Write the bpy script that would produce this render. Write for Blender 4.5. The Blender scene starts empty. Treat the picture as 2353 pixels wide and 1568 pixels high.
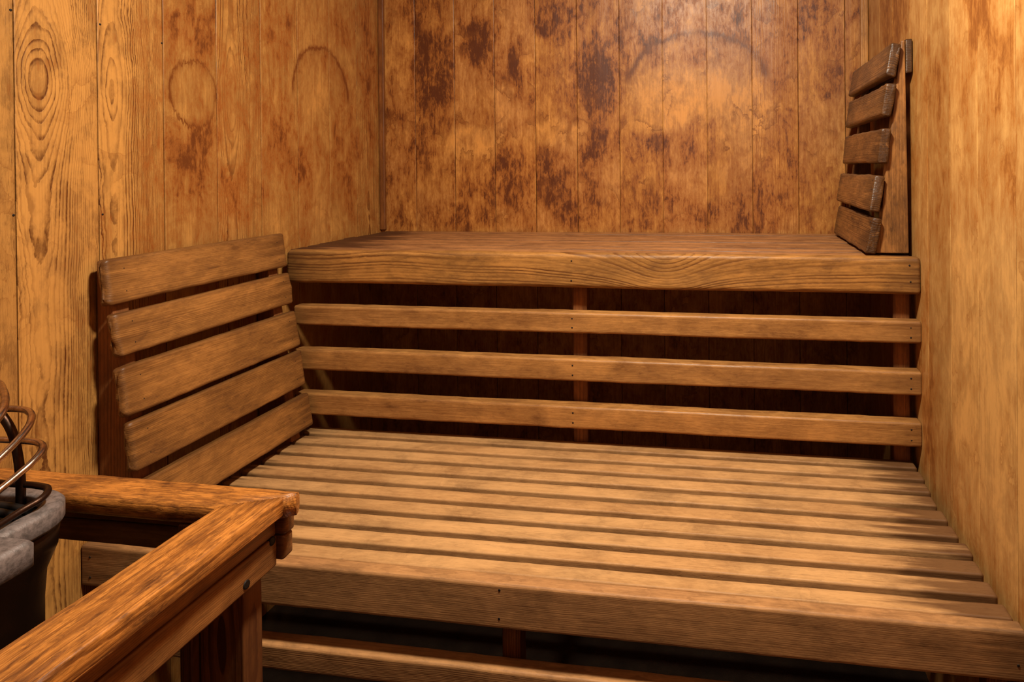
import bpy, bmesh, math, random
from mathutils import Vector, Matrix, noise

# ---------------------------------------------------------------- camera
SC = bpy.context.scene
COL = SC.collection
FW, FH = 2353, 1568
CX, CY, CZ = 1.16856, -2.02745, 1.13044
YAW, PITCH, ROLL = 0.148649, -0.00553, -0.008597
FPX, PPX, PPY = 1460.38, 1448.78, 393.154

def make_camera():
    cam = bpy.data.cameras.new('camera')
    o = bpy.data.objects.new('camera', cam)
    COL.objects.link(o)
    cy, sy = math.cos(YAW), math.sin(YAW)
    F = Vector((-sy, cy, 0)); R = Vector((cy, sy, 0)); U = Vector((0, 0, 1))
    cp, sp = math.cos(PITCH), math.sin(PITCH)
    F2 = cp * F + sp * U; U2 = -sp * F + cp * U
    cr, sr = math.cos(ROLL), math.sin(ROLL)
    R3 = cr * R + sr * U2; U3 = -sr * R + cr * U2
    m = Matrix((R3, U3, -F2)).transposed().to_4x4()
    m.translation = Vector((CX, CY, CZ))
    o.matrix_world = m
    cam.sensor_fit = 'HORIZONTAL'
    cam.sensor_width = 36.0
    cam.lens = FPX / FW * 36.0
    cam.shift_x = (FW / 2 - PPX) / FW
    cam.shift_y = (PPY - FH / 2) / FW
    cam.clip_start = 0.02
    SC.camera = o
make_camera()

# ---------------------------------------------------------------- world, light, exposure
SC.view_settings.view_transform = 'Standard'
SC.view_settings.look = 'None'
SC.view_settings.gamma = 1
SC.view_settings.use_curve_mapping = False
SC.view_settings.exposure = 0.0
SC.cycles.diffuse_bounces = 2
w = bpy.data.worlds.new('world'); SC.world = w
w.use_nodes = True
w.node_tree.nodes['Background'].inputs[0].default_value = (0.0, 0.0, 0.0, 1)
w.node_tree.nodes['Background'].inputs[1].default_value = 0.0

def area(name, loc, target, size, power, color):
    l = bpy.data.lights.new(name, 'AREA'); l.shape = 'DISK'; l.size = size
    l.energy = power; l.color = color
    o = bpy.data.objects.new(name, l); COL.objects.link(o)
    o.location = loc
    d = Vector(target) - Vector(loc)
    o.rotation_euler = d.to_track_quat('-Z', 'Y').to_euler()
    return o
area('ceiling_light', (1.05, -1.26, 2.03), (0.95, -0.90, 0.45), 0.16, 36, (1.0, 0.965, 0.80))
area('fill_light', (1.05, -2.45, 1.75), (0.8, -0.3, 1.1), 0.7, 1.0, (1.0, 0.95, 0.8))  # weak soft fill added behind the camera; stands for no real lamp or opening

# ---------------------------------------------------------------- node helper
class S:
    """a socket with arithmetic"""
    nt = None
    def __init__(s, sock): s.s = sock
    @staticmethod
    def math(op, *a, clamp=False):
        n = S.nt.nodes.new('ShaderNodeMath'); n.operation = op; n.use_clamp = clamp
        for i, x in enumerate(a):
            if isinstance(x, S): S.nt.links.new(x.s, n.inputs[i])
            else: n.inputs[i].default_value = x
        return S(n.outputs[0])
    def __add__(a, b): return S.math('ADD', a, b)
    __radd__ = __add__
    def __sub__(a, b): return S.math('SUBTRACT', a, b)
    def __rsub__(a, b): return S.math('SUBTRACT', b, a)
    def __mul__(a, b): return S.math('MULTIPLY', a, b)
    __rmul__ = __mul__
    def __truediv__(a, b): return S.math('DIVIDE', a, b)
    def __pow__(a, b): return S.math('POWER', a, b)
def sqrt(a): return S.math('SQRT', a)
def fract(a): return S.math('FRACT', a)
def absn(a): return S.math('ABSOLUTE', a)
def mx(a, b): return S.math('MAXIMUM', a, b)
def mn(a, b): return S.math('MINIMUM', a, b)
def clamp01(a): return S.math('ADD', a, 0.0, clamp=True)
def sstep(x, lo, hi, a=0.0, b=1.0):
    n = S.nt.nodes.new('ShaderNodeMapRange'); n.interpolation_type = 'SMOOTHSTEP'
    S.nt.links.new(x.s, n.inputs[0])
    n.inputs[1].default_value = lo; n.inputs[2].default_value = hi
    n.inputs[3].default_value = a; n.inputs[4].default_value = b
    return S(n.outputs[0])
def comb(x, y, z):
    n = S.nt.nodes.new('ShaderNodeCombineXYZ')
    for i, v in enumerate((x, y, z)):
        if isinstance(v, S): S.nt.links.new(v.s, n.inputs[i])
        else: n.inputs[i].default_value = v
    return S(n.outputs[0])
def sep(v):
    n = S.nt.nodes.new('ShaderNodeSeparateXYZ'); S.nt.links.new(v.s, n.inputs[0])
    return [S(n.outputs[i]) for i in range(3)]
def attr(name):
    n = S.nt.nodes.new('ShaderNodeAttribute'); n.attribute_name = name
    return S(n.outputs['Vector'])
def tex(vec, scale=1.0, detail=3.0, rough=0.55, dist=0.0):
    n = S.nt.nodes.new('ShaderNodeTexNoise'); n.noise_dimensions = '3D'
    S.nt.links.new(vec.s, n.inputs['Vector'])
    n.inputs['Scale'].default_value = scale; n.inputs['Detail'].default_value = detail
    n.inputs['Roughness'].default_value = rough; n.inputs['Distortion'].default_value = dist
    return S(n.outputs['Fac'])
def mixc(f, a, b, mode='MIX'):
    n = S.nt.nodes.new('ShaderNodeMix'); n.data_type = 'RGBA'; n.blend_type = mode
    if isinstance(f, S): S.nt.links.new(f.s, n.inputs[0])
    else: n.inputs[0].default_value = f
    for k, v in ((6, a), (7, b)):
        if isinstance(v, S): S.nt.links.new(v.s, n.inputs[k])
        else: n.inputs[k].default_value = (*v, 1)
    return S(n.outputs[2])
def srgb(r, g, b):
    f = lambda c: ((c / 255 + .055) / 1.055) ** 2.4 if c > 10 else c / 255 / 12.92
    return (f(r), f(g), f(b))

def wood(name, light, dark, stain=(70, 30, 10), ring=0.6, freq=900.0, fiber=0.25, blotch=0.4, thresh=0.62,
         soft=0.10, rough=0.5, spec=0.4, bump=0.25, endstain=0.0, blobs=(), rings=(), cleans=(), pores=0.0,
         second=None, secamt=0.0, zone=None, drip=0.2, midc=None, flamek=.45, tide=.15, grime=.5, wavy=.2):
    """stained plank: growth rings cut by the board surface, fibres, blotches and tide marks.
       co = (across, thickness, along) in metres; ga = (pith across, eye along, eye radius); gb = (ring strength, tone, seed)"""
    m = bpy.data.materials.new(name); m.use_nodes = True
    nt = m.node_tree; S.nt = nt
    bs = nt.nodes['Principled BSDF']
    a, t, l = sep(attr('co')); u0, v0, A = sep(attr('ga')); rs, tone, seed = sep(attr('gb'))
    so = seed * 7.31
    # rings
    w1 = tex(comb(a * 7 + so, t * 7, l * 2.2), 1, 2) - 0.5
    jag = tex(comb(a * 60 + so, t * 60, l * 22), 1, 3, .6) - 0.5
    x = (l - v0) / 0.12
    d = A * x / sqrt(x * x + 1.0) + (tex(comb(so, 0.0, l * 2.6), 1, 1) - 0.5) * 0.02
    jag2 = tex(comb(a * 26 + so, t * 26, l * 13 + 3.0), 1, 4, .6) - 0.5
    uu = a - u0 + w1 * 0.016 + jag * 0.0034 + jag2 * (0.012 * wavy)
    d = d + jag2 * (0.010 * wavy)
    r = sqrt(uu * uu + d * d + t * t + 1e-7)
    ph = (r ** 1.7) * freq + (tex(comb(r * 90 + so, 0.0, 0.0), 1, 2) - 0.5) * 1.8
    f = fract(ph)
    rv = tex(comb((ph - f) * .83 + so, 1.3, l * 1.1), 1, 1)
    line = sstep(f, .30, .88, 0, 1) ** 1.8 * sstep(f, .93, 1.0, 1.0, 0.0)
    brk = tex(comb(a * 30 + so, t * 30, l * 3), 1, 2)
    line = line * sstep(brk, .25, .65, .4, 1.0) * sstep(rv, .36, .58, .4, 1.0) * rs * ring
    # fibres
    fib = tex(comb(a * 420 + so, t * 420, l * 9), 1, 2, .6)
    fib2 = tex(comb(a * 130 + so, t * 130, l * 6), 1, 3, .6)
    # blotches
    p = comb(a * 13 + so, t * 13, l * 6.5)
    n1 = tex(p, 1, 8, .68, .5)
    n3 = tex(comb(a * 75 + so, t * 75, l * 26), 1, 4, .65)
    flame = tex(comb(a * 150 + so * 2, t * 150, l * 36), 1, 5, .7, .8)
    mott = tex(comb(a * 42 + so * 3, t * 42, l * 20), 1, 6, .7, .6)
    val = n1 + (fib2 - 0.5) * drip + (sstep(flame, .36, .64) - .5) * flamek * .36 + (sstep(mott, .34, .66) - .5) * .17
    ring_m = None
    if blobs or rings or cleans:
        wn = tex(comb(a * 9, t, l * 9), 1, 5, .62) - 0.5
        wn2 = tex(comb(a * 9 + 31.0, t, l * 9), 1, 5, .62) - 0.5
        la = a + wn * 0.11; ll = l + wn2 * 0.11
        acc = None
        for (ba, bl, ra, rl, st) in blobs:
            e = sqrt(((la - ba) / ra) ** 2.0 + ((ll - bl) / rl) ** 2.0)
            v = sstep(e, .45, 1.35, st, 0.0)
            acc = v if acc is None else mx(acc, v)
        for (ba, bl, ra, rl, st) in cleans:
            e = sqrt(((la - ba) / ra) ** 2.0 + ((ll - bl) / rl) ** 2.0)
            v = sstep(e, .55, 1.2, -st, 0.0)
            acc = v if acc is None else acc + v
        if acc is not None: val = val + acc * 0.25
        wl = tex(comb(a * 5 + 5.0, t, l * 5), 1, 2) - 0.5
        la = a + wn * 0.026 + wl * .03 + (fib2 - .5) * .010; ll = l + wn2 * 0.026 - wl * .03 + (flame - .5) * 0.05
        wd = sstep(wn2, -.15, .1, .5, 1.0)
        for (ba, bl, ra, rl, lo) in rings:
            e = sqrt(((la - ba) / ra) ** 2.0 + ((ll - bl) / rl) ** 2.0)
            v = sstep(absn(e - 1.0), .0, .085, 1.0, 0.0) + sstep(e, .72, 1.0) * sstep(e, 1.0, 1.03, .5, 0.0)
            v = v * sstep((l - bl) / rl, lo, lo + .25) * wd
            ring_m = v if ring_m is None else mx(ring_m, v)
    th = thresh
    st1 = sstep(val, th - .14, th - .01)
    st = sstep(val, th, th + soft)
    st2 = sstep(val, th + .06, th + .10 + soft * 1.6)
    hi = sstep(val, th - .34, th - .12, .5, 0.0)
    edge = sstep(absn(val - (th + .015)), 0.0, .018, 1.0, 0.0)
    tl = tex(comb(a * 7 + so * 1.7, t * 7, l * 6), 1, 6, .55, .3) + (flame - .5) * .05
    tm = sstep(tex(comb(a * 9 + so, t * 9 + 7.0, l * 9), 1, 2), .45, .6)
    tide_m = (sstep(absn(tl - .53), 0.0, .009, .55, 0.0) + sstep(tl, .53, .58) * sstep(tl, .60, .66, 1.0, 0.0) * .0 + sstep(tl, .46, .53) * sstep(tl, .53, .537, .75, 0.0)) * tm * tide
    # colour
    base = mixc(sstep(n1, .3, .75), srgb(*light), srgb(*[c * .86 for c in light]))
    if second:
        big = tex(comb(a * 3.1 + so, t, l * 2.3), 1, 3)
        f2 = sstep(big, .42, .62, 0.0, secamt)
        if zone: f2 = f2 * sstep(l, zone[0], zone[1], 1.0, 0.25)
        base = mixc(f2, base, srgb(*second))
    base = mixc(sstep(fib, .3, .75, 0.0, fiber), base, srgb(*dark))
    base = mixc(sstep(fib2, .5, .8, 0.0, fiber * .8), base, srgb(*dark))
    base = mixc(line, base, srgb(*dark))
    sc = srgb(*stain)
    mid = srgb(*(midc or [light[i] * .45 + stain[i] * .55 for i in range(3)]))
    base = mixc(hi * blotch, base, srgb(*[min(255, c * 1.13) for c in light]))
    base = mixc(st1 * (blotch * .5), base, mid)
    base = mixc(st * blotch, base, mid)
    base = mixc(st2 * blotch, base, sc)
    base = mixc(edge * blotch * .25, base, sc)
    base = mixc(clamp01(tide_m), base, mixc(.4, sc, mid))
    if ring_m is not None: base = mixc(clamp01(ring_m * .85), base, mixc(.35, sc, mid))
    if endstain:
        # dirt soaked into the board ends, ragged along the grain
        he = attr('he'); hx, hy, hz = sep(he)
        strk = tex(comb(a * 70 + so, t * 70, l * 4), 1, 3)
        ed = mn(hx, hy) + (n1 - .5) * .2 + (strk - .5) * .34
        base = mixc(sstep(ed, -.01, .10, endstain, 0.0), base, sc)
    if grime:
        ez = sep(attr('he'))[2] + (n3 - .5) * .022 + (mott - .5) * .012
        base = mixc(sstep(ez, .001, .011, grime, 0.0), base, mixc(.4, sc, mid))
    if pores:
        pr = tex(comb(a * 260 + so, t * 260, l * 40), 1, 1)
        base = mixc(sstep(pr, .66, .74, 0.0, pores), base, srgb(35, 16, 8))
    tn = nt.nodes.new('ShaderNodeHueSaturation')
    nt.links.new(base.s, tn.inputs['Color']); nt.links.new(tone.s, tn.inputs['Value'])
    nt.links.new(tn.outputs[0], bs.inputs['Base Color'])
    rg = (n3 - .5) * .25 + rough + st * .06
    nt.links.new(rg.s, bs.inputs['Roughness'])
    bs.inputs['Specular IOR Level'].default_value = spec
    h = line * -1.0 + fib * -.5 + n3 * .9
    b = nt.nodes.new('ShaderNodeBump'); b.inputs['Strength'].default_value = bump
    b.inputs['Distance'].default_value = .0016
    nt.links.new(h.s, b.inputs['Height']); nt.links.new(b.outputs[0], bs.inputs['Normal'])
    return m

def plain(name, col, rough=.5, metal=0.0, nscale=40, namt=.3, dark=None, bump=.2, spec=.5):
    m = bpy.data.materials.new(name); m.use_nodes = True
    nt = m.node_tree; S.nt = nt; bs = nt.nodes['Principled BSDF']
    tc = nt.nodes.new('ShaderNodeTexCoord'); v = S(tc.outputs['Object'])
    n = tex(v, nscale, 6, .65)
    c = mixc(sstep(n, .35, .68, 0, namt), srgb(*col), srgb(*(dark or [x * .5 for x in col])))
    nt.links.new(c.s, bs.inputs['Base Color'])
    nt.links.new(((n - .5) * .4 + rough).s, bs.inputs['Roughness'])
    bs.inputs['Metallic'].default_value = metal
    bs.inputs['Specular IOR Level'].default_value = spec
    b = nt.nodes.new('ShaderNodeBump'); b.inputs['Strength'].default_value = bump; b.inputs['Distance'].default_value = .002
    nt.links.new(n.s, b.inputs['Height']); nt.links.new(b.outputs[0], bs.inputs['Normal'])
    return m

M = {}
LW_BLOBS = [(-0.78,1.173,.085,.067,.9),(-0.776,1.452,.073,.068,.7),(-0.502,1.236,.07,.149,.6),(-0.399,1.12,.05,.098,.5),(-0.189,1.213,.08,.191,.6),
            (-0.498,1.513,.069,.092,.5),(-0.228,1.572,.08,.08,.5),(-0.781,1.08,.073,.06,.5),(-0.641,1.08,.073,.08,.45),(-0.973,1.0,.02,.09,.6),
            (-0.06,1.478,.05,.29,.6),(-0.42,1.18,.05,.1,.4)]
BW_BLOBS = [(0.201,1.467,.085,.162,1.0),(0.341,1.557,.085,.087,.8),(0.46,1.47,.09,.07,.75),(0.64,1.61,.087,.085,.6),(0.755,1.407,.075,.155,.95),
            (0.884,1.53,.09,.084,.6),(1.216,1.572,.08,.082,.5),(0.50,1.09,.22,.12,.62),(0.16,1.217,.06,.12,.6),(0.753,1.209,.07,.075,.55),
            (0.91,1.193,.09,.06,.6),(0.03,1.219,.05,.223,.35),(1.091,1.205,.06,.06,.45),(0.708,.983,.087,.057,.5),(0.993,1.0,.27,.08,.35),
            (1.33,1.106,.07,.163,.35),(0.141,1.66,.094,.074,.6),(1.428,1.563,.078,.081,.5),(0.25,.97,.2,.05,.5),(1.25,.95,.1,.04,.5)]
BW_CLEAN = [(1.05,1.37,.20,.09,.75),(0.33,1.22,.12,.05,.7),(0.62,1.24,.12,.05,.6),(1.22,1.3,.10,.16,.6),(0.95,1.28,.12,.04,.5),(1.12,1.08,.08,.08,.4)]
RW_BLOBS = [(-.86,1.40,.10,.10,.5),(-.30,1.35,.16,.6,.75),(-.93,1.30,.06,.10,.5),(-.62,1.20,.07,.2,.35),(-.55,.62,.06,.2,.5),(-.98,1.12,.04,.06,.4)]
RW_CLEAN = [(-.95,.75,.35,.30,.7)]
M['wall_left'] = wood('wood_wall_left', (200,138,70), (84,38,12), (92,40,12), ring=.9, freq=1130, fiber=.3, blotch=.8, thresh=.565, soft=.10, midc=(158,88,34),
                      blobs=LW_BLOBS, cleans=[(-1.12,1.15,.20,1.1,.75)], rings=[(-0.772,1.303,.061,.073,-1.3),(-0.317,1.34,.13,.15,-.1)], second=(184,124,66), secamt=.5, zone=(.9,1.2), rough=.42, spec=.35, tide=.3, grime=0, wavy=1.0, flamek=.25)
M['wall_back'] = wood('wood_wall_back', (204,136,66), (124,64,24), (78,32,10), ring=.6, freq=1130, fiber=.32, blotch=.9, thresh=.505, soft=.12, midc=(150,84,32),
                      blobs=BW_BLOBS, cleans=BW_CLEAN, rings=[(1.079,1.38,.225,.175,.05)], second=(182,124,74), secamt=.5, rough=.42, spec=.35, drip=.3, tide=.6, grime=0, wavy=1.0, flamek=.36)
M['wall_right'] = wood('wood_wall_right', (214,156,88), (160,92,38), (126,66,22), ring=.35, freq=1130, fiber=.28, blotch=.8, thresh=.53, soft=.12, midc=(176,108,46),
                       blobs=RW_BLOBS, cleans=RW_CLEAN, second=(198,146,86), secamt=.6, zone=(1.0,1.3), rough=.42, spec=.35, drip=.3, tide=.4, grime=0, wavy=1.0, flamek=.22)
M['wall_plain'] = wood('wood_wall_plain', (128,84,46), (90,54,26), ring=.5, freq=1130, blotch=.5)
M['trim'] = wood('wood_trim', (170,100,44), (100,50,18), ring=.9, freq=1000, blotch=.5, thresh=.6)
M['seat'] = wood('wood_seat', (206,152,98), (128,78,38), (74,38,16), ring=.45, freq=1000, fiber=.16, blotch=.45, thresh=.66, soft=.16,
                 rough=.55, spec=.25, endstain=.8, grime=.12, pores=.15, second=(190,134,82), secamt=.5)
M['upper'] = wood('wood_upper_seat', (188,126,76), (108,62,30), (54,24,12), ring=.6, freq=1000, fiber=.45, blotch=.6, thresh=.6, soft=.14,
                  rough=.5, spec=.3, endstain=.9, pores=.2)
M['front'] = wood('wood_front_board', (182,122,60), (100,56,24), (66,36,16), ring=.95, freq=420, fiber=.3, blotch=.6, thresh=.57, soft=.14,
                  rough=.5, spec=.3, endstain=.6, pores=.2, grime=.08, second=(160,110,56), secamt=.6)
M['fascia'] = wood('wood_lower_front', (196,138,86), (122,78,44), (60,34,18), ring=.5, freq=1000, fiber=.35, blotch=.5, thresh=.64, soft=.14,
                   rough=.55, spec=.25, endstain=.6, second=(180,124,78), secamt=.6, grime=0)
M['riser'] = wood('wood_riser', (196,134,72), (120,68,28), (84,44,18), ring=.6, freq=1100, fiber=.28, blotch=.55, thresh=.57, soft=.14,
                  rough=.45, spec=.35, endstain=.45, pores=.15, grime=.08, second=(168,116,66), secamt=.5)
M['back'] = wood('wood_backrest', (176,116,58), (104,58,24), (66,34,14), ring=.7, freq=1000, fiber=.3, blotch=.65, thresh=.55, soft=.16,
                 rough=.45, spec=.4, endstain=.6, pores=.2, second=(158,106,54), secamt=.6)
M['backdark'] = wood('wood_backrest_dark', (160,104,54), (76,40,18), (40,20,10), ring=.9, freq=1000, fiber=.45, blotch=.75, thresh=.56, soft=.16,
                     rough=.4, spec=.45, endstain=.7, pores=.3, bump=.5)
M['rail'] = wood('wood_guard_rail', (212,132,58), (98,44,15), (60,26,10), ring=.7, freq=1000, fiber=.65, blotch=.7, thresh=.58, soft=.12,
                 rough=.38, spec=.45, endstain=.4, pores=.4, bump=.5, drip=.7, flamek=.9)
M['rail_board'] = wood('wood_guard_board', (166,104,52), (92,50,22), (60,26,10), ring=.55, freq=1000, fiber=.3, blotch=.6, thresh=.6, soft=.14,
                       rough=.45, spec=.35, endstain=.5)
M['post'] = wood('wood_post', (150,90,46), (76,34,16), (50,22,10), ring=1.0, freq=800, fiber=.3, blotch=.5, thresh=.62, rough=.5, spec=.3)
M['stone'] = plain('cast_metal_rim', (136,119,114), .45, .2, 110, .75, (74,64,60), .45)
M['grille'] = plain('dark_cast_grille', (40,35,33), .4, .5, 50, .5, (28,24,24), .4)
M['body'] = plain('heater_body_enamel', (46,26,14), .28, .55, 14, .6, (16,9,6), .1)
M['panel'] = plain('heater_front_panel', (120,66,26), .32, .55, 12, .6, (50,26,12), .1)
M['rod'] = plain('heating_rod_steel', (205,180,162), .24, 1.0, 60, .6, (84,52,36), .15)
M['rod_dark'] = plain('oxidised_rod', (70,46,34), .4, .9, 60, .6, (36,24,18), .3)
M['nail'] = plain('rusty_nail', (30,18,12), .6, .4, 80, .5)
M['floor'] = plain('dark_floor_tile', (52,40,32), .22, 0.0, 16, .6, (26,20,16), 1.0)
M['thread'] = plain('lint', (190,150,110), .8)

# ---------------------------------------------------------------- mesh helpers
def set_attrs(me, co, ga, gb, he=None):
    """per-vertex vectors for the wood shader"""
    for nme, data in (('co', co), ('ga', ga), ('gb', gb), ('he', he)):
        if data is None: continue
        at = me.attributes.new(nme, 'FLOAT_VECTOR', 'POINT')
        flat = []
        for v in data: flat.extend(v)
        at.data.foreach_set('vector', flat)

def link(name, me, mat, parent=None, smooth=True):
    o = bpy.data.objects.new(name, me); COL.objects.link(o)
    me.materials.append(mat)
    if smooth:
        for p in me.polygons: p.use_smooth = True
    if parent is not None: o.parent = parent
    return o

def empty(name, loc=(0, 0, 0)):
    o = bpy.data.objects.new(name, None); COL.objects.link(o); o.location = loc
    o.empty_display_size = .05
    return o

def tag(o, label=None, cat=None, group=None, kind=None):
    if label: o['label'] = label
    if cat: o['category'] = cat
    if group: o['group'] = group
    if kind: o['kind'] = kind
    return o

rnd = random.Random(7)
def plank(name, L, W, T, mat, parent, origin, ax_l, ax_w, r=.003, er=.003, wob=.0006, eye=None, tone=None, strength=1.0,
          bow=0.0, step=.025, taper=None, rag=0.0, seed=None, hl=(0, 0), pith=None):
    """a worn board. origin = centre; ax_l = length direction, ax_w = width direction (world), thickness = cross.
       r = worn edge radius, er = worn end radius, hl = extra distance of each end from its dirt"""
    sd = seed if seed is not None else rnd.uniform(0, 50)
    tone = tone if tone is not None else rnd.uniform(.93, 1.06)
    r = min(r, T * .49, W * .49)
    prof = []
    def side(p, q, n):
        ln = math.hypot(q[0] - p[0], q[1] - p[1]) or 1
        e = min(.0012 / ln, .2)
        for f_ in [0.0, e] + [i / n for i in range(1, n)] + [1 - e]:
            prof.append((p[0] + (q[0] - p[0]) * f_, p[1] + (q[1] - p[1]) * f_))
    hw, ht = W / 2, T / 2
    def corner(cx, cy, a0):
        for i in range(4):
            a = a0 + math.pi / 2 * i / 4
            prof.append((cx + r * math.cos(a), cy + r * math.sin(a)))
    nw = max(2, int(W / .018)); nt_ = 2 if T > .015 else 1
    corner(hw - r, ht - r, 0); side((hw - r, ht), (-hw + r, ht), nw)
    corner(-hw + r, ht - r, math.pi / 2); side((-hw, ht - r), (-hw, -ht + r), nt_)
    corner(-hw + r, -ht + r, math.pi); side((-hw + r, -ht), (hw - r, -ht), nw)
    corner(hw - r, -ht + r, 1.5 * math.pi); side((hw, -ht + r), (hw, ht - r), nt_)
    n = len(prof)
    secs = []      # (l, inset)
    ke = 4
    er = min(er, T * .48)
    for i in range(ke):
        a = math.pi / 2 * i / ke
        secs.append((-L / 2 + er * (1 - math.sin(a)), er * (1 - math.cos(a))))
    ns = max(2, int((L - 2 * er) / step))
    mid = [(-L / 2 + er + (L - 2 * er) * i / ns, 0) for i in range(ns + 1)]
    mid = [mid[0], (mid[0][0] + .0015, 0)] + mid[1:-1] + [(mid[-1][0] - .0015, 0), mid[-1]]
    secs = [(-L / 2 + er * (1 - math.cos(math.pi / 2 * i / ke)), er * (1 - math.sin(math.pi / 2 * i / ke))) for i in range(ke)] + mid + \
           [(L / 2 - er * (1 - math.cos(math.pi / 2 * i / ke)), er * (1 - math.sin(math.pi / 2 * i / ke))) for i in range(ke - 1, -1, -1)]
    verts, co, he = [], [], []
    for (l, ins) in secs:
        fw = (hw - ins) / hw; ft = (ht - ins) / ht
        for (a, t) in prof:
            a2, t2, l2 = a * fw, t * ft, l
            q = Vector((a * 30 + sd * 3, t * 30, l * 3.5))
            nv = noise.noise(q)
            nf = noise.noise(Vector((a * 90 + sd, t * 90, l * 45)))
            cornerness = max(0, (abs(a) / hw + abs(t) / ht) - 1.35) * 2.2
            k = wob * (nv * .5 * (1 + 1.0 * cornerness) + .8 * nf * cornerness)
            ln = math.hypot(a, t) or 1
            a2 += k * a / ln * 1.6; t2 += k * t / ln * 1.6
            if rag:
                endk = max(0, 1 - min(l + L / 2, L / 2 - l) / .02)
                l2 += rag * endk * noise.noise(Vector((a * 55 + sd, t * 55, sd))) * (1 if l < 0 else -1)
            if bow: t2 += bow * (1 - (2 * l / L) ** 2)
            if taper: a2 *= 1 + taper * (l / L)
            verts.append((l2, a2, t2)); co.append((a2, t2, l2))
            he.append((l + L / 2 + hl[0], L / 2 - l + hl[1], hw - abs(a)))
    faces = []
    for s in range(len(secs) - 1):
        for i in range(n):
            j = (i + 1) % n
            faces.append((s * n + i, s * n + j, (s + 1) * n + j, (s + 1) * n + i))
    # end caps as fans
    for s, flip in ((0, True), (len(secs) - 1, False)):
        c = len(verts)
        lx = sum(verts[s * n + i][0] for i in range(n)) / n
        verts.append((lx, 0, 0)); co.append((0, 0, lx)); he.append((0 + hl[0] if s == 0 else L, L if s == 0 else 0 + hl[1], 0))
        for i in range(n):
            j = (i + 1) % n
            faces.append((s * n + i, c, s * n + j) if flip else (s * n + i, s * n + j, c))
    me = bpy.data.meshes.new(name); me.from_pydata(verts, [], faces)
    if pith is None:
        u0 = rnd.choice([-1, 1]) * rnd.uniform(.02, .12)
    else: u0 = pith
    if eye is None: g = (u0, 5.0, rnd.uniform(.0, .02))
    else: g = eye
    N = len(verts)
    set_attrs(me, co, [g] * N, [(strength, tone, sd)] * N, he)
    o = link(name, me, mat, parent)
    X = Vector(ax_l).normalized(); Y = Vector(ax_w); Y = (Y - X * Y.dot(X)).normalized(); Z = X.cross(Y)
    m = Matrix((X, Y, Z)).transposed().to_4x4()
    base = Vector(parent.location) if parent is not None else Vector((0, 0, 0))
    # a parent may itself be placed and turned: solve the local matrix from the world one
    m.translation = Vector(origin)
    pm = world_of(parent)
    o.matrix_basis = pm.inverted() @ m
    return o

def world_of(o):
    if o is None: return Matrix.Identity(4)
    m = o.matrix_basis.copy()
    while o.parent is not None:
        o = o.parent; m = o.matrix_basis @ m
    return m

def place(o, parent, m):
    o.parent = parent
    o.matrix_basis = world_of(parent).inverted() @ m

nail_me = None
def nail(parent, p, nrm, r=.0022):
    """sunk nail head lying on a board face"""
    global nail_me
    if nail_me is None:
        bm = bmesh.new()
        prof = [(0, .0006), (.6, .0005), (.9, .0002), (1.0, -.0004), (1.0, -.003)]
        rings_ = []
        for (q, z) in prof[1:]:
            rings_.append([bm.verts.new((q * math.cos(a * math.pi / 6), q * math.sin(a * math.pi / 6), z / .0022)) for a in range(12)])
        c = bm.verts.new((0, 0, prof[0][1] / .0022))
        for i in range(12):
            bm.faces.new((c, rings_[0][i], rings_[0][(i + 1) % 12]))
            for k in range(len(rings_) - 1):
                bm.faces.new((rings_[k][i], rings_[k + 1][i], rings_[k + 1][(i + 1) % 12], rings_[k][(i + 1) % 12]))
        nail_me = bpy.data.meshes.new('nail'); bm.to_mesh(nail_me); bm.free()
        nail_me.materials.append(M['nail'])
        for q in nail_me.polygons: q.use_smooth = True
    o = bpy.data.objects.new('nail', nail_me); COL.objects.link(o)
    m = Vector(nrm).normalized().to_track_quat('Z', 'Y').to_matrix().to_4x4()
    m = Matrix.Translation(Vector(p)) @ m @ Matrix.Scale(r, 4)
    place(o, parent, m)
    return o

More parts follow.
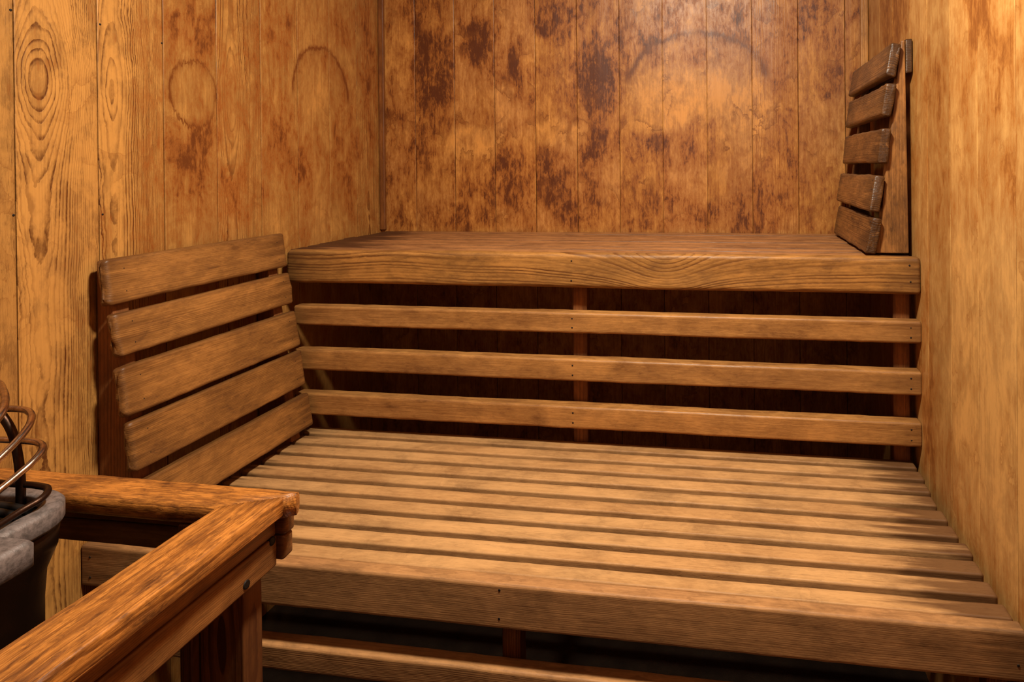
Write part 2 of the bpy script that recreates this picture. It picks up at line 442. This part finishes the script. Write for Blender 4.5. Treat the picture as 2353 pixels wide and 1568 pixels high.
# ---------------------------------------------------------------- room
def panel_wall(name, mat, seams, z0, z1, to_world, boards=None, gap=.0017, depth=.007, strength=.5, thick=.06):
    """tongue-and-groove wall: boards between the seams with real V grooves.
       to_world(a, t, z): a = position along the wall, t = into the room"""
    verts, faces, co, ga, gb = [], [], [], [], []
    boards = boards or {}
    nz = 40
    for i in range(len(seams) - 1):
        s0, s1 = seams[i], seams[i + 1]
        rr = random.Random(hash((name, i)) & 0xffff if False else (len(name) * 131 + i * 17))
        eye = (s0 + rr.choice([-.06, .2]) * rr.uniform(.6, 1.4), 9.0, .01)
        st, tone = strength * rr.uniform(.6, 1.2), rr.uniform(.93, 1.06)
        if i in boards:
            e2, st2, tn2 = boards[i]
            if e2: eye = e2
            if st2 is not None: st = st2
            if tn2 is not None: tone = tn2
        cols = [(s0, -depth), (s0 + gap, -depth), (s0 + gap + .0001, -.0007), (s0 + gap + .0014, 0)]
        k = 4
        for q in range(1, k): cols.append((s0 + (s1 - s0) * q / k, 0.0004 * rr.uniform(-1, 1)))
        cols += [(s1 - .0013, 0), (s1 - .0001, -.0007), (s1, -depth)]
        b = len(verts); nc = len(cols)
        for zi in range(nz + 1):
            z = z0 + (z1 - z0) * zi / nz
            for (a, t) in cols:
                wv = .0007 * noise.noise(Vector((a * 3, z * 9, i * 3.3)))
                verts.append(to_world(a, t + (wv if t > -.003 else 0), z)); co.append((a, t * .2, z)); ga.append(eye); gb.append((st, tone, i * 1.37 + len(name)))
        for zi in range(nz):
            for c in range(nc - 1):
                faces.append((b + zi * nc + c, b + zi * nc + c + 1, b + (zi + 1) * nc + c + 1, b + (zi + 1) * nc + c))
    # back of the wall, so it has thickness
    b = len(verts)
    for (a, z) in ((seams[0], z0), (seams[-1], z0), (seams[-1], z1), (seams[0], z1)):
        for t in (-depth, -thick):
            verts.append(to_world(a, t, z)); co.append((a, t, z)); ga.append((0, 9, 0)); gb.append((.5, 1, 0))
    faces += [(b + 1, b + 7, b + 5, b + 3), (b, b + 1, b + 3, b + 2), (b + 2, b + 3, b + 5, b + 4), (b + 4, b + 5, b + 7, b + 6), (b + 6, b + 7, b + 1, b)]
    me = bpy.data.meshes.new(name); me.from_pydata(verts, [], faces)
    set_attrs(me, co, ga, gb)
    o = link(name, me, mat, None, smooth=False)
    tag(o, kind='structure')
    return o

ROOM_Y = -2.75; CEIL = 2.08; W = 1.6
# back wall: 14 cm boards, first seam 0.128 from the left corner
sb = [-.012] + [0.1277 + .14048 * i for i in range(11)] + [1.612]
panel_wall('wall_back', M['wall_back'], sb, 0, CEIL, lambda a, t, z: (a, -t, z), strength=.35,
           boards={9: ((1.30, 9.0, .02), 1.5, 1.02), 1: (None, .3, .98)})
sl = [.0] + [-.14172 * (i + 1) for i in range(19)] + [ROOM_Y]
sl = sorted(sl)
nb = len(sl) - 1
# boards counted from the corner: 0 next to the corner ... 6 and 7 carry the big eyes
def lb(k): return nb - 1 - k
panel_wall('wall_left', M['wall_left'], sl, 0, CEIL, lambda a, t, z: (t, a, z), strength=.5,
           boards={lb(0): ((-.075, 9., .03), 1.0, .92), lb(1): (None, .4, .95), lb(2): (None, .3, 1.0), lb(3): (None, .8, 1.0),
                   lb(4): ((-.665, 1.32, .032), 1.25, 1.02), lb(5): ((-.9, 9, .01), .25, .93),
                   lb(6): ((-.962, 1.285, .030), 1.25, 1.04), lb(7): ((-1.095, 1.29, .055), 1.2, 1.03),
                   lb(8): ((-1.32, 9., .02), 1.1, .88)})
sr = sorted([0, -.155, -.295, -.450, -.575, -.7154, -.8511, -.9963] + [-.9963 - .1415 * i for i in range(1, 12)] + [ROOM_Y])
nr = len(sr) - 1
def rb(k): return nr - 1 - k
panel_wall('wall_right', M['wall_right'], sr, 0, CEIL, lambda a, t, z: (W - t, a, z), strength=.5,
           boards={rb(0): (None, .3, .80), rb(1): (None, .3, .80), rb(2): (None, .3, .84), rb(3): (None, .6, .97), rb(4): (None, .3, .84)})
panel_wall('wall_front', M['wall_plain'], [-.0 + .1455 * i for i in range(12)], 0, CEIL, lambda a, t, z: (a, ROOM_Y + t, z))

def slab(name, mat, x0, x1, y0, y1, z0, z1):
    bm = bmesh.new()
    bmesh.ops.create_cube(bm, size=1)
    for v in bm.verts: v.co = Vector(((x0 + x1) / 2 + v.co.x * (x1 - x0), (y0 + y1) / 2 + v.co.y * (y1 - y0), (z0 + z1) / 2 + v.co.z * (z1 - z0)))
    me = bpy.data.meshes.new(name); bm.to_mesh(me); bm.free()
    n = len(me.vertices)
    set_attrs(me, [(v.co.x, v.co.z, v.co.y) for v in me.vertices], [(.3, 9, 0)] * n, [(.5, 1, 3)] * n)
    return tag(link(name, me, mat, None, False), kind='structure')
slab('floor', M['floor'], -.06, W + .06, ROOM_Y - .06, .06, -.05, 0)
slab('ceiling', M['wall_plain'], -.06, W + .06, ROOM_Y - .06, .06, CEIL, CEIL + .05)
wl = bpy.data.objects['wall_left']
for p in ((-1.137, 1.40), (-.985, 1.41), (-1.137, 1.06), (-.985, 1.05), (-.852, 1.40)): nail(wl, (.0002, p[0], p[1]), (1, 0, 0), .0022)
# corner strips
o = plank('trim_1', CEIL - .925, .020, .012, M['trim'], None, (.010, -.0065, (CEIL + .925) / 2), (0, 0, 1), (1, 0, 0), r=.003, seed=3, tone=.85); tag(o, kind='structure')
o = plank('trim_2', CEIL - .925, .022, .016, M['riser'], None, (W - .012, -.0085, (CEIL + .925) / 2), (0, 0, 1), (1, 0, 0), r=.003, seed=5, tone=1.1); tag(o, kind='structure')

# ---------------------------------------------------------------- upper bench
ZU, YU = .9225, -.526
ub = tag(empty('upper_bench', (.8, -.28, 0)), 'raised back bench of weathered boards with an open three-slat riser under its thick front board', 'bench')
fr = plank('front_board', 1.565, .084, .036, M['front'], ub, (.8175, YU + .018, ZU - .042), (1, 0, 0), (0, 0, 1), r=.010, er=.008, wob=.0016,
           eye=(.082, .21, .10), strength=1.1, seed=11, tone=1.0)
for p in ((.797, .905), (.796, .857), (1.577, .868), (1.575, .905)): nail(fr, (p[0], YU - .0002, p[1]), (0, -1, 0))
n = 8; pit = (.490 - .006) / n
for i in range(n):
    x0 = .012 + .012 * rnd.random()
    plank('seat_slat', 1.592 - x0, pit - .006, .030, M['upper'], ub, ((x0 + 1.592) / 2, -.006 - pit * (i + .5), ZU - .0155 - .003 * rnd.random()), (1, 0, 0), (0, 1, 0),
          r=.003, er=.004, wob=.001, hl=(-.04 - .12 * rnd.random(), -.02), strength=.8)
for (t_, b_) in ((.7787, .7286), (.6658, .6120), (.5506, .4957)):
    sl_ = plank('riser_slat', 1.545, t_ - b_, .038, M['riser'], ub, (.8275, YU + .019, (t_ + b_) / 2), (1, 0, 0), (0, 0, 1), r=.006, er=.004, wob=.0009,
                pith=rnd.choice([-.09, .09]), strength=1.0)
    h = t_ - b_
    for x in (.797, 1.577):
        for q in (.28, .72): nail(sl_, (x, YU - .0001, b_ + h * q), (0, -1, 0))
for x in (.807, 1.567):
    plank('post', .84, .037, .034, M['post'], ub, (x, YU + .0385 + .0175, .42), (0, 0, 1), (1, 0, 0), r=.003, strength=.6)
plank('back_cleat', 1.58, .06, .03, M['post'], ub, (.8, -.02, .86), (1, 0, 0), (0, 0, 1), r=.003)

# ---------------------------------------------------------------- lower bench
ZL, YF = .45, -1.0353
lo = tag(empty('lower_bench', (.8, -.76, 0)), 'wide lower bench of ten narrow tan slats behind a deep front board', 'bench')
YS0, PS = -.4882, .05393
for i in range(10):
    y0 = YS0 - PS * i
    wd = .0372 if i < 9 else .034
    x0 = .078 + rnd.uniform(-.004, .006); x1 = 1.592 - rnd.uniform(0, .010)
    plank('seat_slat', x1 - x0, wd, .034, M['seat'], lo, ((x0 + x1) / 2, y0 - wd / 2, ZL - .017), (1, 0, 0), (0, 1, 0), r=.0035, er=.006, wob=.0005,
          pith=rnd.choice([-.1, .1, .08]), strength=.6, tone=[.9, 1.0, 1.0, 1.03, 1.0, 1.04, .99, 1.03, 1.05, 1.0][i], hl=(.03, rnd.uniform(-.08, .0)))
ff = plank('front_board', 1.594, ZL - .3755, .0275, M['fascia'], lo, (.798, YF + .01375, (ZL + .3755) / 2), (1, 0, 0), (0, 0, 1), r=.005, er=.003, wob=.0005,
           eye=(-.10, 9, .0), strength=.9, seed=21, tone=.96)
for p in ((.797, .44), (.796, .393), (1.584, .401), (.02, .43), (.02, .393)): nail(ff, (p[0], YF - .0001, p[1]), (0, -1, 0))
lr = plank('lower_rail', 1.594, .044, .034, M['fascia'], lo, (.798, YF + .017, .285), (1, 0, 0), (0, 0, 1), r=.005, er=.003, wob=.0007, seed=23, tone=1.02, hl=(.03, .03))
for x in (.797,): nail(lr, (x, YF - .0001, .285), (0, -1, 0))
for x in (.803, 1.57, .03):
    plank('post', .415, .032, .032, M['post'], lo, (x, YF + .0275 + .017 + .008, .2075), (0, 0, 1), (1, 0, 0), r=.003)
for x in (.13, .84, 1.54):
    plank('cross_bearer', .46, .05, .03, M['post'], lo, (x, -.74, ZL - .034 - .026), (0, 1, 0), (0, 0, 1), r=.003)

# ---------------------------------------------------------------- backrests
def prism(name, pts, y0, y1, mat, parent, tone=1.0, strength=.8, r=.003):
    """board cut to a wedge outline in the x-z plane, thickness along y, softened edges"""
    bm = bmesh.new()
    a = [bm.verts.new((p[0], y0, p[1])) for p in pts]; b = [bm.verts.new((p[0], y1, p[1])) for p in pts]
    bm.faces.new(a); bm.faces.new(list(reversed(b)))
    for i in range(len(pts)):
        j = (i + 1) % len(pts); bm.faces.new((a[i], b[i], b[j], a[j]))
    bmesh.ops.recalc_face_normals(bm, faces=bm.faces)
    bmesh.ops.bevel(bm, geom=bm.edges[:], offset=r, segments=2, affect='EDGES', profile=.6)
    me = bpy.data.meshes.new(name); bm.to_mesh(me); bm.free()
    n = len(me.vertices); sd = rnd.uniform(0, 40)
    set_attrs(me, [(v.co.x, v.co.y, v.co.z) for v in me.vertices], [(pts[0][0] - .08, 9, 0)] * n, [(strength, tone, sd)] * n, [(1, 1, 1)] * n)
    o = link(name, me, mat, None, False)
    o.parent = parent; o.matrix_basis = world_of(parent).inverted()
    return o

# left one: stands on the floor side of the lower bench and leans on the left wall
lbk = tag(empty('backrest', (.06, -.78, .45)), 'five-slat wooden backrest leaning on the left wall beside the lower bench', 'backrest')
pairs = [((.0425, .970), (.0535, .885)), ((.0585, .8695), (.0715, .7905)), ((.0745, .7715), (.0885, .682)), ((.0890, .6710), (.1010, .582)), ((.1045, .5605), (.1180, .4775))]
for i, (tp, bt) in enumerate(pairs):
    mid = Vector(((tp[0] + bt[0]) / 2, 0, (tp[1] + bt[1]) / 2))
    up = Vector((tp[0] - bt[0], 0, tp[1] - bt[1])); wd = up.length; up.normalize()
    nrm = Vector((up.z, 0, -up.x))
    T = .022
    y0 = (-1.022, -1.020, -1.024, -1.020, -1.02)[i]; y1 = -.540
    c = mid - nrm * (T / 2); c.y = (y0 + y1) / 2
    s = plank('slat', y1 - y0, wd, T, M['back'], lbk, c, (0, 1, 0), up, r=.005, er=(.010 if i < 4 else .003), wob=.0014, rag=.006, strength=.9,
              tone=(1.0, 1.06, 1.04, .96, .95)[i], pith=(-.08, .07, .09, .1, -.07)[i], hl=(.02, .02))
    for q in (.25, .75):
        p = Vector((bt[0] + (tp[0] - bt[0]) * q, -.572, bt[1] + (tp[1] - bt[1]) * q)) + nrm * .0002
        nail(s, p, nrm, .0011)
        p = Vector((bt[0] + (tp[0] - bt[0]) * q, -.985, bt[1] + (tp[1] - bt[1]) * q)) + nrm * .0002
        nail(s, p, nrm, .0011)
T2 = .0225
for (y0, y1) in ((-1.002, -.968), (-.592, -.560)):
    prism('support', [(.004, .950), (.004, .452), (.118 - T2, .452), (.102 - T2, .545), (.088 - T2, .66), (.0745 - T2, .76), (.060 - T2, .87), (.0455 - T2, .955)], y0, y1, M['post'], lbk, tone=1.0)

rbk = tag(empty('backrest', (1.55, -.27, .9235)), 'dark five-slat backrest standing on the upper bench against the right wall', 'backrest')
pr = [((1.5475, 1.4135), (1.5330, 1.3380)), ((1.5360, 1.3215), (1.5225, 1.2445)), ((1.5235, 1.2175), (1.5155, 1.1370)), ((1.5095, 1.1080), (1.4960, 1.0250)), ((1.5035, 1.0110), (1.4880, .9280))]
tilt = (.10, .07, .0, -.02, -.05)
for i, (tp, bt) in enumerate(pr):
    mid = Vector(((tp[0] + bt[0]) / 2, 0, (tp[1] + bt[1]) / 2))
    up = Vector((tp[0] - bt[0], 0, tp[1] - bt[1])); wd = up.length; up.normalize()
    nrm = Vector((-up.z, 0, up.x)); T = .024
    y0, y1 = -.492, -.045
    c = mid - nrm * (T / 2); c.y = (y0 + y1) / 2
    s = plank('slat', y1 - y0, wd, T, M['backdark'], rbk, c, (0, 1, 0), up, r=.006, er=.005, wob=.0022, rag=.004, strength=1.0,
              tone=(.95, .95, 1.15, 1.05, 1.0)[i], pith=(-.05, .06, .12, -.08, .07)[i], hl=(.0, .02))
    if i >= 3:
        for q in (.3, .6, .85):
            nail(s, Vector((bt[0] + (tp[0] - bt[0]) * q, -.480, bt[1] + (tp[1] - bt[1]) * q)) + nrm * .0004, nrm, .0016)
T2 = .0245
for (y0, y1) in ((-.474, -.444), (-.10, -.07)):
    prism('support', [(1.588, .9250), (1.488 + T2 + .002, .9250), (1.5035 + T2, 1.011), (1.513 + T2, 1.11), (1.5235 + T2 + .003, 1.2175), (1.536 + T2 + .002, 1.3215), (1.548 + T2 + .002, 1.42), (1.582, 1.42)], y0, y1, M['backdark'], rbk, tone=1.05, strength=.35)
plank('top_rail', .42, .078, .015, M['backdark'], rbk, (1.5905, -.265, 1.384), (0, 1, 0), (0, 0, 1), r=.003, wob=.001, tone=.8)

# ---------------------------------------------------------------- guard rail round the heater
g = tag(empty('heater_guard_rail', (.49, -1.2, 0)), 'orange-brown wooden guard rail with mitred top caps around the heater', 'railing')
ZC = .655
def mitre_cap(name, outline, z0, z1, along, seedv, r=.009, tone=1.0):
    bm = bmesh.new()
    a = [bm.verts.new((p[0], p[1], z0)) for p in outline]; b = [bm.verts.new((p[0], p[1], z1)) for p in outline]
    bm.faces.new(a); bm.faces.new(list(reversed(b)))
    for i in range(len(outline)):
        j = (i + 1) % len(outline); bm.faces.new((a[i], b[i], b[j], a[j]))
    bmesh.ops.recalc_face_normals(bm, faces=bm.faces)
    # only the exposed long edges are worn round, the mitre stays tight
    es = [e for e in bm.edges if (e.verts[0].co.z == e.verts[1].co.z)]
    es_long = [e for e in es if abs((e.verts[0].co - e.verts[1].co).normalized().dot(Vector(along))) > .9]
    rest = [e for e in bm.edges if e not in es_long]
    bmesh.ops.bevel(bm, geom=es_long, offset=r, segments=4, affect='EDGES', profile=.5)
    # slice along the length so the faces can wobble
    L0 = min(v.co.dot(Vector(along)) for v in bm.verts); L1 = max(v.co.dot(Vector(along)) for v in bm.verts)
    k = int((L1 - L0) / .015)
    for i in range(1, k):
        bmesh.ops.bisect_plane(bm, geom=bm.verts[:] + bm.edges[:] + bm.faces[:], plane_co=Vector(along) * (L0 + (L1 - L0) * i / k), plane_no=Vector(along))
    for v in bm.verts:
        v.co.z += .0012 * noise.noise(v.co * 22) * (1 if v.co.z > (z0 + z1) / 2 else .3)
        v.co += Vector((1, 1, 0)) * .0006 * noise.noise(v.co * 35 + Vector((9, 3, 1)))
    me = bpy.data.meshes.new(name); bm.to_mesh(me); bm.free()
    al = Vector(along); ac = Vector((al.y, al.x, 0))
    n = len(me.vertices)
    set_attrs(me, [(v.co.dot(ac), v.co.z - z1, v.co.dot(al)) for v in me.vertices],
              [(outline[0][0] + .04 if al.y else -1.05, 9, .02)] * n, [(.9, tone, seedv)] * n, [(1, 1, 1)] * n)
    o = link(name, me, M['rail'], None, True)
    o.parent = g; o.matrix_basis = world_of(g).inverted()
    for p_ in me.polygons: p_.use_smooth = len(p_.vertices) < 9
    return o
# cap along the back (wall to corner), then the one running towards the room
mitre_cap('top_cap', [(.003, -1.159), (.003, -1.222), (.4515, -1.228), (.527, -1.1885), (.540, -1.1785), (.536, -1.166)], ZC - .032, ZC, (1, 0, 0), 4.0, r=.011)
mitre_cap('top_cap', [(.452, -1.2295), (.5265, -1.190), (.5275, -1.30), (.538, -2.10), (.442, -2.10), (.448, -1.50)], ZC - .030, ZC, (0, 1, 0), 9.0, r=.004)
ZB0 = ZC - .0305
for (h0, h1, dx) in ((ZB0 - .034, ZB0, 0), (.545, ZB0 - .0355, .0015)):
    plank('side_board', .92, h1 - h0, .024, M['rail_board'], g, (.4925 + dx, -1.176 - .46, (h0 + h1) / 2), (0, 1, 0), (0, 0, 1), r=.0025, er=.003, wob=.0006,
          strength=.7, pith=.09, hl=(.1, .02), tone=.95)
for (h0, h1, dx) in ((ZB0 - .036, ZB0, 0), (.552, ZB0 - .0375, -.003)):
    plank('side_board', .515 + dx, h1 - h0, .022, M['rail_board'], g, (.262 + dx / 2, -1.1635, (h0 + h1) / 2), (1, 0, 0), (0, 0, 1), r=.0025, er=.006, wob=.0008,
          strength=.7, hl=(.1, .02), tone=1.0)
pp = plank('post', ZB0 - .001, .071, .038, M['post'], g, (.4445, -1.1945, (ZB0 - .001) / 2), (0, 0, 1), (1, 0, 0), r=.002, eye=(.0, .14, .02), strength=1.2, tone=1.0, wob=.0004)
plank('post', ZB0 - .001, .020, .05, M['post'], g, (.3975, -1.2005, (ZB0 - .001) / 2), (0, 0, 1), (1, 0, 0), r=.002, tone=.8, wob=.0004)
plank('post', ZB0 - .001, .071, .038, M['post'], g, (.4445, -2.06, (ZB0 - .001) / 2), (0, 0, 1), (1, 0, 0), r=.002)
plank('post', ZB0 - .001, .03, .05, M['post'], g, (.02, -1.2005, (ZB0 - .001) / 2), (0, 0, 1), (1, 0, 0), r=.002)
def disc(name, parent, p, nrm, r, mat, dome=.3):
    bm = bmesh.new(); N = 20
    prof = [(1.0, -.6), (1.0, .05), (.93, .2), (.6, dome), (.25, dome + .05)]
    rr = [[bm.verts.new((q * r * math.cos(6.28318 * a / N), q * r * math.sin(6.28318 * a / N), z * r)) for a in range(N)] for q, z in prof]
    for k in range(len(rr) - 1):
        for i in range(N): bm.faces.new((rr[k][i], rr[k][(i + 1) % N], rr[k + 1][(i + 1) % N], rr[k + 1][i]))
    bm.faces.new(rr[-1])
    me = bpy.data.meshes.new(name); bm.to_mesh(me); bm.free()
    o = link(name, me, mat)
    place(o, parent, Matrix.Translation(Vector(p)) @ Vector(nrm).normalized().to_track_quat('Z', 'Y').to_matrix().to_4x4())
    return o
disc('bolt', g, (.5055, -1.186, .586), (1, 0, 0), .0065, M['nail'])
disc('bolt', g, (.5065, -1.238, .556), (1, 0, 0), .0060, M['nail'], .12)

# ---------------------------------------------------------------- heater
ht = tag(empty('sauna_heater', (.14, -1.42, 0)), 'dark sauna heater with grey cast rim and coiled heating rods behind the guard rail', 'heater')
def rrect(x0, x1, y0, y1, r, n=10):
    pts = []
    for cx, cy, a0 in ((x1 - r, y1 - r, 0), (x0 + r, y1 - r, 90), (x0 + r, y0 + r, 180), (x1 - r, y0 + r, 270)):
        for i in range(n + 1):
            a = math.radians(a0 + 90 * i / n); pts.append((cx + r * math.cos(a), cy + r * math.sin(a)))
    return pts
def loft(name, rows, mat, parent, caps=(True, True), smooth=True, wob=0.0):
    """rows: list of (outline points, z)"""
    verts, faces = [], []
    n = len(rows[0][0])
    for pts, z in rows:
        for (x, y) in pts:
            k = wob * noise.noise(Vector((x * 60, y * 60, z * 60)))
            verts.append((x + k, y - k, z + k * .6))
    for s in range(len(rows) - 1):
        for i in range(n):
            j = (i + 1) % n; faces.append((s * n + i, s * n + j, (s + 1) * n + j, (s + 1) * n + i))
    if caps[0]: faces.append(tuple(reversed(range(n))))
    if caps[1]: faces.append(tuple(range((len(rows) - 1) * n, len(rows) * n)))
    me = bpy.data.meshes.new(name); me.from_pydata(verts, [], faces)
    o = link(name, me, mat, None, smooth)
    if smooth:
        for p_ in me.polygons: p_.use_smooth = len(p_.vertices) < 9
    o.parent = parent; o.matrix_basis = world_of(parent).inverted()
    return o
HX0, HX1, HY0, HY1 = .030, .296, -1.62, -1.270
ZR = .690
def ro(i): return rrect(HX0 + i, HX1 - i, HY0 + i, HY1 - i, max(.066 - i, .004))
loft('rim', [(ro(.027), ZR - .012), (ro(.026), ZR - .006), (ro(.024), ZR - .003), (ro(.022), ZR - .001), (ro(.020), ZR), (ro(.010), ZR), (ro(.004), ZR - .0015), (ro(0), ZR - .006),
             (ro(0), ZR - .024), (ro(.002), ZR - .028), (ro(.02), ZR - .029)], M['stone'], ht, caps=(False, False), wob=.0012)
# thicker lip of the casting on the room side
loft('rim_lip', [(rrect(.26 + a, .345 - a, -1.60 + a, -1.378 - a, .010 - a * .5), z) for a, z in ((.004, ZR - .034), (.0, ZR - .031), (0, ZR - .006), (.003, ZR - .002), (.006, ZR + .0005))], M['stone'], ht, wob=.0012)
loft('body', [(rrect(HX0 + a, HX1 - a, HY0 + a, HY1 - a, .05), z) for a, z in ((.022, .06), (.020, .56), (.018, .60), (.010, .63), (.008, ZR - .029))], M['body'], ht)
loft('body_panel', [(rrect(.275, .318 - a, -1.60, -1.405, .006), z) for a, z in ((.022, .06), (.010, .50), (.004, ZR - .036))], M['panel'], ht)
loft('grille_plate', [(ro(.026), ZR - .022), (ro(.026), ZR - .014)], M['grille'], ht)
def tube(name, pts, r, mat, parent, n=12, res=6, closed=False):
    cu = bpy.data.curves.new(name, 'CURVE'); cu.dimensions = '3D'
    sp = cu.splines.new('BEZIER'); sp.bezier_points.add(len(pts) - 1)
    for b, p in zip(sp.bezier_points, pts):
        b.co = p; b.handle_left_type = b.handle_right_type = 'AUTO'
    sp.use_cyclic_u = closed
    cu.bevel_depth = r; cu.bevel_resolution = 3; cu.resolution_u = res; cu.use_fill_caps = True
    tmp = bpy.data.objects.new('tmp', cu); COL.objects.link(tmp)
    dg = bpy.context.evaluated_depsgraph_get(); dg.update()
    me = bpy.data.meshes.new_from_object(tmp.evaluated_get(dg)); me.name = name
    bpy.data.objects.remove(tmp); bpy.data.curves.remove(cu)
    me.materials.clear()
    o = link(name, me, mat)
    o.parent = parent; o.matrix_basis = world_of(parent).inverted()
    return o
for i in range(9):      # raised ribs between the grille slots
    y = -1.345 - i * .0235
    tube('grille_bar', [(.085, y + .002, ZR - .012), (.12, y, ZR - .008), (.225, y + .004, ZR - .008), (.245, y + .008, ZR - .0125)], .0045, M['grille'], ht)
for yy in (-1.318, -1.332):
    tube('grille_bar', [(.15, yy, ZR - .012), (.17, yy, ZR - .007), (.235, yy + .004, ZR - .007), (.248, yy + .006, ZR - .012)], .0055, M['grille'], ht)
RR = .0043
def coil(front, mat):
    """one turn of the rod: measured front run, then round the far side of the heater"""
    b = front[0]; e = front[-1]
    back = [(e[0] - .006, e[1] - .05, e[2] - .006), (e[0] - .035, e[1] - .10, e[2] - .009), (e[0] - .085, e[1] - .125, e[2] - .008), (.13, e[1] - .125, e[2] - .004), (.085, e[1] - .10, e[2]),
            (.064, e[1] - .05, e[2] + .004), (.060, -1.38, (e[2] + b[2]) / 2), (.070, -1.325, b[2] - .004), (.10, -1.302, b[2]), (.14, -1.298, b[2])]
    return tube('heating_rod', front + back, RR, mat, ht, closed=True)
coil([(.205, -1.298, .706), (.246, -1.298, .706), (.270, -1.306, .706), (.279, -1.322, .703), (.276, -1.342, .699), (.279, -1.370, .696), (.288, -1.412, .694)], M['rod_dark'])
coil([(.189, -1.299, .766), (.227, -1.298, .766), (.255, -1.303, .766), (.273, -1.315, .764), (.281, -1.331, .758), (.283, -1.350, .750), (.285, -1.373, .742), (.286, -1.410, .728)], M['rod'])
coil([(.185, -1.298, .808), (.212, -1.296, .808), (.240, -1.304, .808), (.266, -1.323, .804), (.279, -1.341, .798), (.286, -1.358, .791), (.291, -1.379, .782), (.294, -1.417, .764)], M['rod'])
coil([(.150, -1.299, .850), (.190, -1.306, .848), (.231, -1.328, .845), (.268, -1.354, .841), (.288, -1.373, .835), (.295, -1.390, .826), (.296, -1.417, .810)], M['rod'])
tube('riser_rod', [(.219, -1.3, .680), (.219, -1.3, .715), (.2145, -1.3, .751), (.206, -1.3, .779), (.188, -1.3, .803), (.170, -1.3, .823), (.150, -1.3, .838)], .0056, M['rod_dark'], ht)
# grey terminal cone in the middle
def lathe(name, prof, c, mat, parent, N=28):
    verts, faces = [], []
    for (r, z) in prof:
        for a in range(N): verts.append((c[0] + r * math.cos(2 * math.pi * a / N), c[1] + r * math.sin(2 * math.pi * a / N), c[2] + z))
    for s in range(len(prof) - 1):
        for i in range(N):
            j = (i + 1) % N; faces.append((s * N + i, s * N + j, (s + 1) * N + j, (s + 1) * N + i))
    faces.append(tuple(range((len(prof) - 1) * N, len(prof) * N)))
    me = bpy.data.meshes.new(name); me.from_pydata(verts, [], faces)
    o = link(name, me, mat); o.parent = parent; o.matrix_basis = world_of(parent).inverted()
    return o
lathe('terminal_cap', [(.026, 0), (.027, .012), (.030, .016), (.031, .024), (.029, .030), (.022, .052), (.018, .058), (.008, .062)], (.200, -1.362, ZR - .012), M['stone'], ht)
